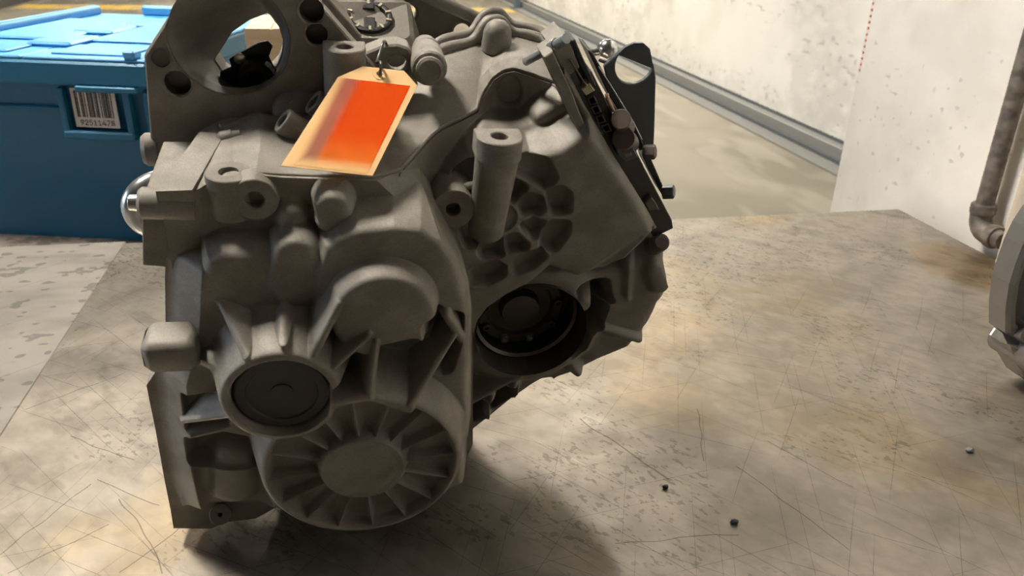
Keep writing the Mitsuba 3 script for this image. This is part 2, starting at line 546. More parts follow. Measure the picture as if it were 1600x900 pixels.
        sk = trimesh.Trimesh(np.vstack([V[a], vb]), np.vstack([np.stack([remap[be[:, 1]], remap[be[:, 0]], remap[be[:, 0]] + len(a)], 1), np.stack([remap[be[:, 1]], remap[be[:, 0]] + len(a), remap[be[:, 1]] + len(a)], 1)]), process=False)
        gput("side_wall", sk, mat, parent + "__" + body, smooth=40)

    def emit(self, V, N, f, key, mat):
        a, inv = np.unique(f, return_inverse=True)
        m = trimesh.Trimesh(V[a], inv.reshape(-1, 3), process=False)
        path = meshkit.write_ply(m, normals=N[a])
        k = key_for(key)
        scene[k] = {"type": "ply", "filename": path, "face_normals": False, "bsdf": {"type": "ref", "id": mat}}


# ------------------------------------------------------------------ the hall
FLOOR = -0.9
struct("floor", box(-12, 14, -4, 22, FLOOR - 0.1, FLOOR), "m_floor", "stained beige concrete floor of the hall")
struct("wall_right", box(3.22, 3.5, -4, 22, FLOOR + 0.13, 4.6), "m_wall", "long white wall with scuffed and streaked paint")
struct("wall_back", box(-12, 3.3, 21.8, 22, FLOOR, 4.6), "m_dark_wall", "far end wall of the hall")
struct("wall_front", box(-12, 3.5, -4.2, -4, FLOOR, 4.6), "m_dark_wall", "end wall of the hall behind the camera")
struct("wall_left", cat(box(-5.2, -5.0, -4.2, 0.0, FLOOR, 4.6), box(-5.2, -5.0, 3.2, 22, FLOOR, 4.6), box(-5.2, -5.0, 0.0, 3.2, 2.9, 4.6)), "m_dark_wall", "side wall of the hall with an open loading door")
struct("ceiling", box(-12, 3.5, -4.2, 22, 4.6, 4.8), "m_roof", "roof deck of the hall")
struct("trim_1", box(3.215, 3.30, -4, 22, FLOOR + 0.108, FLOOR + 0.132), "m_gap", "dark gap along the foot of the white wall")
struct("trim_2", cat(box(3.14, 3.26, -4, 22, FLOOR, FLOOR + 0.11, 0.006)), "m_rail", "grey kerb rail along the foot of the white wall")
struct("trim_3", box(2.98, 3.14, -4, 22, FLOOR, FLOOR + 0.012), "m_rail", "worn grey strip on the floor beside the kerb")
struct("trim_4", box(3.118, 3.142, -4, 22, FLOOR, FLOOR + 0.035), "m_gap", "dark joint under the kerb rail")
# the near white partition to the right of the bench: boards on a post, with a row of rivets on its far edge
struct("wall_partition", box(1.10, 1.17, -0.6, 1.615, FLOOR, 2.2, 0.004), "m_paint", "white painted partition beside the bench with scattered dark scuffs")
for i in range(12):
    put("rivet", lathe([(0, 0), (0.0030, 0.0002), (0.0025, 0.0016), (0, 0.0022)], (1.1, 1.612 - 0.006, 0.225 + 0.0125 * i + 0.0), (-1, 0, 0), 10), "m_red", "wall_partition", label="small red rivet" if i == 0 else None)
# yellow lane line on the floor, far off
struct("trim_5", box(-4.9, 2.9, 14.0, 14.7, FLOOR, FLOOR + 0.002), "m_line", "worn yellow line painted across the far floor")
t = thing("steel_post", "dark steel post at the far foot of the white wall", "post")
put("shaft", box(3.0, 3.1, 14.6, 14.72, FLOOR, 1.2, 0.01), "m_post", t)
put("base_plate", box(2.95, 3.15, 14.55, 14.77, FLOOR, FLOOR + 0.02), "m_post", t)

# roof lamps
LAMP_LABELS = ["broad strip lamp hanging above the gearbox", "strip lamp hanging near the long white wall", "strip lamp hanging over the floor behind the blue tote", "strip lamp hanging over the middle of the hall behind the bench", "far strip lamp on the left, above the yellow floor line", "far strip lamp near the steel post, above the yellow floor line"]
for i, (x, y, z, w, l, e) in enumerate(LAMPS):
    t = thing("ceiling_lamp", LAMP_LABELS[i], "lamp", "strip lamps under the roof")
    put("housing", box(x - w / 2 - 0.02, x + w / 2 + 0.02, y - l / 2 - 0.02, y + l / 2 + 0.02, z + 0.002, z + 0.09, 0.01), "m_white", t)
    m = trimesh.Trimesh([(x - w / 2, y - l / 2, z), (x + w / 2, y - l / 2, z), (x + w / 2, y + l / 2, z), (x - w / 2, y + l / 2, z)], [(0, 2, 1), (0, 3, 2)], process=False)
    k = put("diffuser", m, "m_white", t, smooth=False)
    scene[k]["emitter"] = {"type": "area", "radiance": rgb(e * 1.0, e * 0.93, e * 0.82)}
    for s in (-1, 1):
        put("hanger_rod", rod((x, y + s * l * 0.4, z + 0.09), (x, y + s * l * 0.4, 4.6), 0.006, sections=8), "m_wire", t)

# ------------------------------------------------------------------ benches
b1 = thing("workbench", "scratched steel plate workbench under the gearbox", "workbench")
put("top_plate", box(-0.373, 1.064, 0.12, 1.338, -0.012, 0.0, 0.0015), "m_bench", b1)
put("apron", box(-0.34, 1.03, 0.16, 1.30, -0.09, -0.0122), "m_rust", b1)
for x in (-0.30, 0.99):
    for y in (0.2, 1.26):
        put("leg", box(x - 0.03, x + 0.03, y - 0.03, y + 0.03, FLOOR, -0.09), "m_rust", b1)
b2 = thing("workbench", "duller steel table butted against the left edge of the main workbench", "table")
put("top_plate", box(-1.75, -0.3765, 0.12, 1.362, -0.018, -0.006, 0.0015), "m_table", b2)
put("apron", box(-1.70, -0.42, 0.16, 1.32, -0.09, -0.0182), "m_rust", b2)
for x in (-1.66, -0.46):
    for y in (0.2, 1.28):
        put("leg", box(x - 0.03, x + 0.03, y - 0.03, y + 0.03, FLOOR, -0.09), "m_rust", b2)

# ------------------------------------------------------------------ the gearbox
gb = thing("gearbox", "sand-blasted grey aluminium gearbox lying nose-down on the steel workbench", "gearbox")
CAST = "m_cast"

# ---- front cover: plug tube, ribs, domes and the ribbed round cap at the bottom
outl = []
for x, y, Y in [(292, 305, .066), (262, 330, .066), (262, 418, .075), (263, 525, .075), (250, 560, .075), (232, 590, .072), (245, 660, .07), (258, 740, .068), (267, 790, .066), (272, 821, .066), (330, 822, .066), (352, 812, .066), (400, 806, .066),
                (440, 806, .05), (470, 822, .03), (510, 838, .02), (560, 845, .016), (610, 840, .016), (660, 822, .022), (700, 792, .035), (724, 752, .05), (738, 690, .066), (738, 560, .066), (737, 480, .066), (731, 435, .066),
                (716, 400, .07), (700, 372, .066), (684, 345, .066), (664, 305, .066), (628, 279, .066), (580, 279, .066), (440, 274, .066), (400, 270, .066), (335, 284, .066)]:
    outl.append(tuple(at(x, y, Y)[[0, 2]]))
_p = np.array(xz([(628, 318)], .063)[0])
F1 = Field(outl, lambda X, Z: 0.063 + 1.3 * np.maximum(0, .72 * (X - _p[0]) + .69 * (Z - _p[1])), .00062)
q = xz
# sloping wall towards the left flange and the lower face
# (towards the left flange it falls away at a slant)
xl = q([(316, 420), (312, 520), (292, 600), (300, 700), (318, 800)], .040)
slant = np.maximum(0, np.interp(-F1.Z, [-z for _, z in xl], [x for x, _ in xl]) - F1.X)
F1.add(F1.poly(q([(316, 425), (322, 408), (345, 398), (430, 398), (440, 391), (492, 391), (505, 400), (600, 400), (725, 470), (725, 760), (600, 820), (430, 800), (325, 800), (280, 830), (225, 760), (200, 600), (215, 500), (235, 425)], .038)), .037 + 1.15 * slant, k=5, e=.003, blend=.006)
# the ridge and the bump of the upper edge
d, _ = F1.capsule(*q([(458, 335), (462, 372)], .062), .0105)
F1.add(d, .050, k=5, e=.003, blend=.008)
d, _ = F1.capsule(*q([(463, 397), (461, 440)], .043), .0150, .0165)
F1.add(d, .034, k=6, e=.002, blend=.005)
d, _ = F1.capsule(*q([(519, 331), (509, 352)], .044), .0124, .006)
F1.add(d, .042, k=6, e=.002, blend=.005, name="blind_boss")
# the big dome
F1.add(F1.poly(q([(509, 396), (530, 379), (560, 369), (618, 363), (660, 367), (692, 388), (716, 424), (728, 466), (733, 520), (733, 700), (640, 700), (520, 620), (490, 540), (490, 440)], .026)), .031, k=5.0, e=.0025, blend=.005)
# the round cap on it
c = q([(600, 500)], .013)[0]
F1.add(F1.circle(c, .0350), .012, k=5, e=.002, blend=.004, name="bearing_cap")
# plug tube
c0 = q([(440, 625)], -.004)[0]
F1.add(F1.circle(c0, .0400), -.004, k=4.2, e=.0015, blend=.006, name="plug_housing")
# pockets between the ribs to the right of the tube
for pts, fl in [([(590, 560), (530, 602), (533, 622), (568, 616), (582, 580)], .040), ([(596, 556), (645, 545), (664, 560), (690, 545), (640, 628), (588, 616)], .046),
                ([(709, 528), (719, 531), (714, 567), (700, 606), (676, 598)], .070), ([(676, 519), (690, 512), (702, 522), (692, 545), (680, 545)], .050)]:
    F1.cut(F1.poly(q(pts, .01)), fl, k=5, e=.002, blend=.004)
# shallow pockets at the lower left
for pts, fl in [([(288, 604), (350, 596), (356, 640), (296, 655)], .050), ([(300, 676), (352, 664), (412, 676), (414, 708), (372, 704), (304, 706)], .062), ([(306, 718), (415, 718), (424, 775), (400, 790), (324, 788)], .050)]:
    F1.cut(F1.poly(q(pts, .052)), fl, k=3.5, e=.002, blend=.004)
d, _ = F1.capsule(*q([(365, 722), (365, 770)], .040), .013, .016)
F1.add(d, .040, k=3, e=.004, blend=.012)
# ribs
for (a, b, w0, w1, Ya, Yb) in [((341, 472), (384, 562), .0026, .0030, .036, -.0035), ((442, 474), (441, 542), .0022, .0026, .034, -.0035), ((531, 478), (486, 566), .0030, .0034, .012, -.0035),
                               ((576, 530), (512, 586), .0020, .0026, .006, -.003), ((588, 542), (577, 626), .0020, .0024, .006, -.001), ((710, 528), (640, 640), .0024, .0030, .024, .000),
                               ((312, 566), (370, 598), .0050, .0036, .030, -.001), ((286, 662), (366, 652), .0024, .0028, .040, .002), ((700, 500), (722, 535), .003, .003, .022, .028)]:
    pa, pb = q([a], Ya)[0], q([b], Yb)[0]
    d, t = F1.capsule(pa, pb, w0, w1)
    F1.add(d, Ya + (Yb - Ya) * t, k=7, e=.001, blend=.003, name="rib")
# the round ribbed cap below
cw = q([(570, 738)], .0)[0]
cw = (0.0, cw[1])
RW = 0.0745
F1.add(F1.circle(cw, RW), .002, k=4, e=.0022, blend=.006, name="end_cap")
ang = np.arctan2(F1.Z - cw[1], F1.X - cw[0])
rad = np.hypot(F1.X - cw[0], F1.Z - cw[1])
NS = 16
for i in range(NS):
    a0 = 2 * math.pi * (i + 0.5) / NS + 0.1
    da = (ang - a0 + math.pi) % (2 * math.pi) - math.pi
    d = np.maximum(np.maximum(rad - 0.0675, 0.0345 - rad), (np.abs(da) - math.pi / NS) * rad + 0.0025)
    d = np.where(np.abs(da) < 1.2, d, 1)
    d = np.maximum(d, .0425 - np.hypot(F1.X - c0[0], F1.Z - c0[1]))
    F1.cut(d, .0155, k=4, e=.0018, blend=.003, name="pocket")
F1.add(F1.circle(cw, .025), .0004, k=2.5, e=.003, blend=.003, name="cap_hub")
# the shelf between the cap and the ribs
for a, b in [((512, 634), (576, 619)), ((576, 619), (640, 640))]:
    pa, pb = q([a, b], .003)
    d, t = F1.capsule(pa, pb, .0036, .0036)
    F1.add(d, .0005, k=5, e=.0014, blend=.004, name="rib")
# bore for the plug
F1.cut(F1.circle(c0, .0322), .012, k=7, e=.0008, blend=.001)
F1.build(gb, "front_cover", CAST, 0.16)
fc = gb + "__front_cover"
gput("end_plug", cat(lathe([(0, 0), (.0318, 0), (.0318, .0080), (.0305, .0092), (.0245, .0092), (.0235, .0078), (.0, .0078)], (c0[0], .0115, c0[1]), (0, -1, 0), 56), lathe([(0.0075, .0078), (.0075, .0086), (0.0, .009)], (c0[0], .0115, c0[1]), (0, -1, 0), 24)), "m_plug", gb, label="black rubber end plug")

# ---- lugs on the left of the cover
la, lb, lc = at(216, 550, .020), at(306, 548, .020), at(300, 588, .020)
gput("side_lug", box(la[0], lb[0], .020, .052, lc[2], la[2] + .004, .006), CAST, gb, smooth=60)
# upper left lug: a round bar with a block under it
a_, b_ = at(217, 317, .066), at(306, 320, .066)
gput("side_lug", rod(b_, a_, .0105, .0105, ch=.002), CAST, gb, smooth=40)
gput("guide_pin", rod(a_, a_ + (a_ - b_) / np.linalg.norm(a_ - b_) * .006, .0055, .005), "m_zinc", gb)
p = q([(221, 318), (223, 415), (262, 418), (330, 418), (330, 300), (300, 302), (226, 303)], .072)
gput("side_block", plate(p, .072, .15, rnd=.001), CAST, gb)
# bent transfer tube behind it
tb = [at(330, 265, .16), at(300, 274, .145), at(262, 281, .13), at(232, 290, .12), at(214, 306, .115), at(209, 325, .113), at(218, 343, .113), at(232, 352, .115)]
gput("transfer_tube", tube(tb, .0085, 16, n=40), "m_zinc", gb, smooth=True, label="bright bent metal tube")
gput("tube_stub", lathe([(0, 0), (.011, 0), (.0125, .003), (.0125, .008), (.010, .011), (0, .011)], at(247, 233, .172), (-1, -.1, 0), 28), CAST, gb)
# small bolt bosses under the cover
gput("bolt_boss", rod(at(345, 803, .075), at(344, 804, .052), .0088, hole=.0018, depth=.01), CAST, gb)

# ---- ledge along the upper left edge
lt = [at(243, 299, .058), at(300, 297, .058), at(352, 207, .140), at(312, 206, .140)]
l4 = np.array(lt)
dn = np.array([0, 0, -.010])
gput("flange_ledge", trimesh.convex.convex_hull(np.vstack([l4, l4 + dn])), CAST, gb, smooth=False)

# ---- deck: from the top edge of the cover back to the flange rail
E0 = [(248, 303, .058), (292, 306, .060), (335, 281, .066), (400, 270, .067), (440, 273, .067), (580, 278, .067), (624, 265, .077), (648, 240, .102), (672, 212, .126), (690, 198, .138), (720, 184, .152), (745, 171, .165), (756, 142, .172), (770, 121, .178), (786, 110, .181), (802, 107, .182), (825, 114, .182), (845, 121, .181), (868, 129, .180)]
B0 = [(310, 206, .150), (345, 188, .162), (400, 176, .175), (435, 168, .185), (500, 140, .21), (560, 128, .22), (620, 115, .226), (660, 100, .23), (688, 84, .235), (742, 66, .25), (776, 72, .25), (800, 56, .26), (834, 64, .256), (856, 70, .25), (874, 86, .235)]
e3, b3 = poly3(E0), poly3(B0)
deck = ruled([e3, b3], 160, 24)
v = np.array(deck.vertices)
v[:, 2] += 0.0012 * (meshkit.fbm(v * 45, 3, 5) - 0.5)
deck.vertices = v
gput("deck", deck, CAST, gb, smooth=True)
gput("deck_edge", tube(resample(e3[3:], 90), .0016, 8), CAST, gb, smooth=True)
low = e3 + (0, .004, -.085)
mid = e3 + (0, .000, -.012)
gput("deck_wall", ruled([e3, mid, low], 160, 3), CAST, gb, smooth=True)
# flange joint: two rails with a dark gap
rail = poly3([(612, 128, .226), (650, 112, .228), (672, 96, .232), (688, 80, .238), (715, 71, .245), (742, 61, .252), (752, 46, .256), (758, 38, .258), (772, 31, .26), (784, 34, .262), (792, 43, .264), (800, 50, .264), (820, 54, .262), (840, 59, .258), (866, 78, .24)])
gput("flange_rail", tube(rail, .0048, 10, n=80), CAST, gb, smooth=True)
gput("flange_rail", tube(rail + (0, .0100, .0035), .0050, 10, n=80), CAST, gb, smooth=True)
gput("gasket", tube(rail + (0, .0050, .001), .0035, 8, n=80), "m_black", gb, smooth=True, label="dark joint line between the two flanges")
rail2 = poly3([(345, 206, .150), (358, 203, .152), (400, 186, .165), (438, 172, .18)])
gput("flange_rail", tube(rail2, .0055, 10, n=30), CAST, gb, smooth=True)
# stud bosses and bumps on the deck
gput("dome_bump", lathe([(0, -.012), (.0128, -.012), (.0118, .004), (.0098, .009), (.006, .0125), (0, .0136)], at(777, 56, .242), (0, -.12, 1), 36), CAST, gb, smooth=60)
gput("hump", lathe([(0, 0), (.0185, 0), (.0185, .03), (.0165, .040), (.011, .047), (0, .049)], at(470, 148, .205), (0.05, -1, .1), 36), CAST, gb, smooth=60)
h2 = at(458, 172, .175)
gput("hump", lathe([(0, 0), (.0155, 0), (.0150, .03), (.012, .036), (0, .038)], h2 + (0, .02, 0), (0, -1, .12), 32), CAST, gb, smooth=60)
# bolt at the front left of the deck
gput("bolt_head", cat(rod(at(376, 213, .135), at(340, 217, .134), .0050, .0045, ch=.002), rod(at(362, 217, .135), at(338, 219, .134), .0068, .0060, ch=.003)), CAST, gb)
# two oval faced lugs
for (x, y, Y, bx, by) in [(441, 187, .128, 446, 225), (489, 158, .150, 486, 200)]:
    c_ = at(x, y, Y)
    dv = at(x + 13, y - 15, Y) - at(x - 13, y + 15, Y)
    a2 = dv / np.linalg.norm(dv)
    hl = np.linalg.norm(dv) / 2
    toe = GM @ (EYE - P0) - c_
    toe = toe - a2 * (toe @ a2)
    toe /= np.linalg.norm(toe)
    side = np.cross(toe, a2)
    side = side if side[0] < 0 else -side
    nrm = toe * math.sin(math.radians(17)) + side * math.cos(math.radians(17))
    gput("oval_lug", lathe([(0, -.030), (hl * 1.05, -.030), (hl, -.0006), (hl * .94, 0), (hl * .62, 0), (hl * .56, -.0008), (hl * .56, -.006), (0, -.006)], c_, nrm, 40), CAST, gb)
gput("lug_web", trimesh.convex.convex_hull(np.vstack([at(452, 196, .136), at(440, 228, .124), at(470, 232, .120), at(530, 226, .13), at(525, 178, .16), at(500, 170, .165), at(530, 226, .13) + (0, .04, -.01), at(440, 228, .124) + (0, .05, -.01), at(500, 170, .165) + (0, .03, -.01)])), CAST, gb, smooth=40)
# rough cast lettering field on the deck (worn away, only flecks are left)
fl = []
for i in range(46):
    k = i % 23
    c_ = atz(362 + k * 3.6, 250 - (i // 23) * 7 - k * .25, 0)
    c_ = at(362 + k * 3.6, 250 - (i // 23) * 6 - k * .25, .099 + (i // 23) * .006 + k * .0003)
    s_ = .0008 + .0006 * rng.random()
    fl.append(box(c_[0] - s_ * .6, c_[0] + s_ * .6, c_[1] - s_ * 1.6, c_[1] + s_ * 1.6, c_[2] - .002, c_[2] + .0006))
k = gput("worn_cast_marks", cat(*fl), CAST, gb, smooth=False)
labels[k] = {"label": "worn illegible raised casting marks", "kind": "stuff"}

# ---- bosses
def d_boss(cx, cy, Y, w, dep, hole, length, taper_=1.05, flip=1):
    """A column along z, its top a D with the straight side at the back."""
    c_ = at(cx, cy, Y)
    th = np.linspace(math.pi, 2 * math.pi, 20)
    pts = [(w, dep), (w * .82, dep + .0), (-w * .82, dep), (-w, dep)]
    pts = [(-w, dep), (-w, 0)] + [(w * math.cos(k), w * .92 * math.sin(k)) for k in th[1:-1]] + [(w, 0), (w, dep)]
    p_ = sg.Polygon(pts).difference(sg.Point(0, 0).buffer(hole, 20))
    m = prism(p_, -length, 0, (c_, (1, 0, 0), (0, 1, 0)), .0008)
    m2 = prism(sg.Point(0, 0).buffer(hole * 1.02, 20), -length, -.012, (c_, (1, 0, 0), (0, 1, 0)))
    return cat(m, m2), c_


m, c1_ = d_boss(781, 212, .098, .0170, .013, .0062, .016)
gput("threaded_boss", m, CAST, gb)
gput("boss_column", rod(c1_ + (-.001, .014, -.088), c1_ + (0, .000, -.006), .0140, .0164, ch=.0005), CAST, gb)
m, c2_ = d_boss(538, 72, .150, .0150, .012, .0062, .075)
gput("threaded_boss", m, CAST, gb)
# round upright boss with a flat top, and the boss at its front
c3_ = at(357, 268, .070)
gput("threaded_boss", lathe([(0, -.03), (.0150, -.03), (.0150, -.0006), (.0144, 0), (.0066, 0), (.0062, -.0006), (.0062, -.014), (0, -.014)], c3_, (0, 0, 1), 44), CAST, gb)
gput("boss_web", tube([c3_ + (.012, .006, -.018), at(402, 272, .084) + (0, 0, -.008), at(424, 276, .090) + (0, .004, -.012)], [.0100, .0115, .0085], 20), CAST, gb, smooth=60)
f3 = at(398, 313, .056)
gput("front_boss", lathe([(0, -.014), (.0160, -.014), (.0150, -.0006), (.0144, 0), (.0066, 0), (.0060, -.0008), (.0060, -.0130), (0, -.0130)], f3, (0, -1, 0), 44), CAST, gb, label="threaded boss facing the front")
gput("boss_body", plate(q([(322, 300), (350, 285), (400, 285), (425, 300), (430, 345), (400, 358), (340, 358), (322, 340)], .066), .066, .11, rnd=.004, bevel=.003), CAST, gb)
f4 = at(708, 328, .101)
gput("front_boss", lathe([(0, -.05), (.0175, -.05), (.0166, -.0006), (.0160, 0), (.0062, 0), (.0056, -.0008), (.0056, -.012), (0, -.012)], f4, (0, -1, 0), 44), CAST, gb, label="threaded boss beside the honeycomb cover")
gput("boss_rib", tube([f4 + (.010, .016, .010), at(757, 285, .105)], [.0040, .0032], 12), CAST, gb, smooth=60)

# arch with an eye behind the tag
arch = q([(556, 84), (575, 76), (598, 67), (620, 65), (638, 71), (647, 90), (652, 130), (640, 150), (556, 150)], .178)
hc = q([(620, 98)], .178)[0]
gput("lifting_eye", plate(arch, .172, .190, holes=[(hc[0], hc[1], .0078)], rnd=.003, bevel=.0015), CAST, gb)
# round tapered stud housing
s0, s1 = at(671, 108, .150), at(664, 72, .205)
gput("plug_sleeve", lathe([(0, .062), (.006, .062), (.0100, .052), (.0120, .038), (.0114, .037), (.0114, .035), (.0120, .034), (.0132, .012), (.0132, .002), (.0120, 0), (.0100, -.001), (.0100, -.004), (.0082, -.0055), (0, -.0055)][::-1], s0, s1 - s0, 40), CAST, gb, smooth=30)
# pin across the joint at the right
gput("breather_pin", cat(rod(at(822, 96, .185), at(864, 73, .150), .0034, .0034), rod(at(862, 74, .150), at(870, 69.5, .143), .0050, .0050), rod(at(870, 69.5, .143), at(885, 60, .132), .0038, .0038)), "m_pin", gb, label="grey-blue steel pin")

# ---- right housing with the honeycomb of pockets
o2 = []
for x, y, Y in [(690, 352, .12), (655, 335, .12), (622, 322, .12), (624, 267, .080), (648, 242, .104), (672, 214, .128), (690, 200, .140), (720, 186, .154), (745, 173, .167), (756, 144, .173), (770, 123, .179), (786, 112, .182), (802, 109, .183), (825, 116, .183), (845, 123, .182), (866, 130, .181), (868, 86, .165), (880, 100, .16), (905, 150, .15), (960, 245, .14), (1010, 325, .135), (1032, 366, .135), (1012, 392, .135), (985, 414, .135), (950, 432, .135), (905, 438, .13), (884, 426, .125), (862, 422, .125), (830, 438, .125), (790, 457, .125), (760, 478, .125), (744, 500, .125), (737, 530, .125), (700, 520, .125), (690, 420, .125)]:
    o2.append(tuple(at(x, y, Y)[[0, 2]]))
_w = e3[3:]
F2 = Field(o2, lambda X, Z: np.where(Z > .20, np.interp(X, _w[:, 0], _w[:, 1]) - .003, .15), .0010)
F2.add(F2.poly(q([(672, 330), (676, 308), (700, 272), (736, 247), (765, 238), (800, 243), (832, 252), (880, 236), (925, 205), (962, 262), (1012, 340), (1022, 366), (980, 408), (905, 436), (860, 420), (737, 530), (690, 520), (690, 400)], .122)), .122, k=4, e=.003, blend=.008)
F2.add(F2.poly(q([(798, 208), (840, 198), (885, 196), (925, 212), (960, 250), (900, 330), (700, 330), (668, 305), (704, 246), (745, 216)], .150)), .152, k=4, e=.004, blend=.008)
d, _ = F2.capsule(*q([(797, 140), (800, 150)], .175), .006)
F2.cut(d, .190, k=3, e=.002, blend=.004)
# lip along the slanted edge
d, _ = F2.capsule(*q([(868, 96), (1024, 358)], .135), .0045)
F2.add(d, .136, k=7, e=.002, blend=.006, name="edge_lip")
d, t = F2.capsule(*q([(846, 190), (882, 168)], .155), .0062, .0066)
F2.add(d, .154, k=5, e=.003, blend=.006, name="cast_rib")
S_ = 280 / 900
pk = [[(340, 425), (385, 395), (430, 450), (390, 470)], [(490, 435), (520, 372), (580, 395), (545, 450), (510, 465)], [(560, 490), (600, 440), (655, 455), (668, 510), (640, 533), (575, 528)], [(565, 587), (620, 566), (670, 572), (662, 620), (625, 648)],
      [(496, 655), (530, 637), (588, 690), (570, 713), (500, 715)], [(358, 722), (386, 662), (430, 647), (462, 665), (458, 738), (372, 743)], [(262, 612), (340, 588), (372, 610), (332, 688), (292, 690)], [(316, 500), (360, 482), (360, 538), (312, 548)],
      [(228, 330), (300, 280), (375, 265), (384, 352), (290, 380), (226, 362)], [(532, 262), (600, 256), (690, 272), (728, 350), (690, 398), (640, 370), (532, 310)], [(703, 422), (758, 402), (798, 432), (800, 518), (722, 523)], [(722, 572), (793, 577), (788, 630), (730, 712), (672, 698), (672, 660)],
      [(518, 800), (560, 752), (660, 717), (678, 748), (620, 798), (540, 828)], [(322, 812), (430, 778), (472, 800), (468, 838), (390, 880), (322, 880)]]
for pts in pk:
    pp = sg.Polygon(q([(640 + x * S_, 170 + y * S_) for x, y in pts], .122)).buffer(-.0022).buffer(.0030)
    F2.cut(F2.poly(list(pp.exterior.coords)[:-1]), .136, k=4.5, e=.0014, blend=.002, name="pocket")
ch = q([(783, 341)], .122)[0]
F2.add(F2.circle(ch, .0150), .1205, k=4, e=.0012, blend=.002)
F2.cut(F2.circle(ch, .0125), .124, k=3, e=.001, blend=.001, name="hub_recess")
# crease near the lower right corner
d, _ = F2.capsule(*q([(930, 428), (1000, 378)], .122), .003)
F2.cut(d, .127, k=2, e=.002, blend=.004)
F2.build(gb, "right_housing", CAST, .20)

# ---- bell housing behind, with the bore of the clutch
o4 = []
YB = .158
for x, y in [(880, 330), (1034, 372), (1040, 385), (1037, 398), (1033, 406), (1034, 428), (1041, 446), (1040, 458), (1034, 464), (1024, 467), (1016, 500), (986, 540), (960, 556), (930, 576), (900, 592), (876, 600), (869, 604), (866, 601), (850, 602), (832, 614), (800, 636), (768, 662), (740, 684)]:
    o4.append(tuple(at(x, y, YB)[[0, 2]]))
lz = (0 - P0[2] - YB * math.sin(TILT)) / GZ[2] + .0006
o4 += [(at(740, 684, YB)[0] - .03, lz + .001), (.03, lz), (-.06, lz), (-.10, lz + .03), (-.11, .10), (-.05, .2), (.06, .22)]
F3 = Field(o4, YB + .012, .0012)
bc = q([(823, 497)], YB)[0]
RB = .0520
F3.add(F3.circle(bc, RB + .010), YB - .018, k=1.2, e=.004, blend=.012)
F3.add(F3.poly(q([(900, 430), (1030, 400), (1030, 460), (1005, 505), (978, 538), (925, 560), (880, 520)], YB)), YB - .006, k=1.5, e=.004, blend=.010)
for a, b, w, Y_ in [((905, 505), (1000, 535), .003, .146), ((880, 545), (905, 588), .003, .146), ((985, 415), (982, 470), .003, .146), ((982, 470), (925, 480), .003, .146), ((1026, 430), (1034, 450), .008, .143), ((738, 632), (862, 563), .0022, .138), ((738, 676), (800, 634), .002, .146), ((764, 662), (770, 616), .0024, .140), ((803, 632), (806, 592), .0024, .140)]:
    d, _ = F3.capsule(*q([a, b], Y_), w)
    F3.add(d, Y_, k=3, e=.002, blend=.006, name="rib")
for pts in [[(738, 642), (760, 622), (752, 652), (739, 668)], [(772, 616), (800, 598), (797, 626), (772, 646)], [(905, 440), (942, 438), (945, 462), (925, 462)], [(918, 470), (940, 476), (930, 500), (912, 510)], [(898, 512), (910, 508), (903, 535), (890, 540)]]:
    F3.cut(F3.poly(q(pts, YB)), YB + .03, k=6, e=.001, blend=.002, name="window")
cb3 = q([(911, 475)], YB - .018)[0]
F3.add(F3.circle(cb3, .0062), YB - .022, k=4, e=.001, blend=.003, name="bolt_boss")
F3.build(gb, "bell_housing", CAST, .27, drop=F3.circle(bc, RB))
bh = gb + "__bell_housing"
# bore wall and the parts inside
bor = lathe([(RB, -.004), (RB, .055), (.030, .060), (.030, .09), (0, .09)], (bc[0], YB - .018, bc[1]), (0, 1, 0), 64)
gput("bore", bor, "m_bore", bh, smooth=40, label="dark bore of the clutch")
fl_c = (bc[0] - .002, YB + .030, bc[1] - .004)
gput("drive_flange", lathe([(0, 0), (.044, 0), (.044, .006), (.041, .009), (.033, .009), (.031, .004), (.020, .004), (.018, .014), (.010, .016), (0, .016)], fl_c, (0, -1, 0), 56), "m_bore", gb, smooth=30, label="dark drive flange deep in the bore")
for i in range(9):
    a = 2 * math.pi * i / 9 + .2
    gput("bolt", rod((fl_c[0] + .037 * math.cos(a), fl_c[1] - .009, fl_c[2] + .037 * math.sin(a)), (fl_c[0] + .037 * math.cos(a), fl_c[1] - .014, fl_c[2] + .037 * math.sin(a)), .0042, hole=.002, depth=.003, sections=16), "m_zinc" if i in (6, 7) else "m_bore", gb)
gput("seal_ring", lathe([(.046, 0), (.0505, 0), (.0512, .006), (.049, .010), (.046, .008)], (bc[0], YB + .012, bc[1]), (0, -1, 0), 64), "m_wire", gb, smooth=30)

# ---- the pierced flange plate at the upper left
YF = .166
fp = q([(225, 87), (231, 170), (240, 270), (250, 330), (420, 330), (600, 250), (600, 120), (547, 62), (497, 4), (470, -40), (440, -90), (380, -120), (330, -78), (283, -3)], YF)
sh, SR = q([(359, 62)], YF)[0], .0410
hol = [(*q([(487, 18)], YF)[0], .0085), (*q([(495, 55)], YF)[0], .0078), (*q([(277, 131)], YF)[0], .0092)]
gput("flange_plate", plate(fp, YF, YF + .014, holes=[(sh[0], sh[1], SR)] + hol, rnd=.002, bevel=.0012), CAST, gb, label="flat bolting flange with a large starter opening")
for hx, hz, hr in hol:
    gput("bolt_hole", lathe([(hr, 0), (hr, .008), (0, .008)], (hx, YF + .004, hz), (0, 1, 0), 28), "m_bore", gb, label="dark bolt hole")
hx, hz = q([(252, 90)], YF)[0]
gput("blind_hole", lathe([(.0062, 0), (.0056, .0012), (0, .0022)], (hx, YF - .0022, hz), (0, 1, 0), 24), "m_bore", gb)
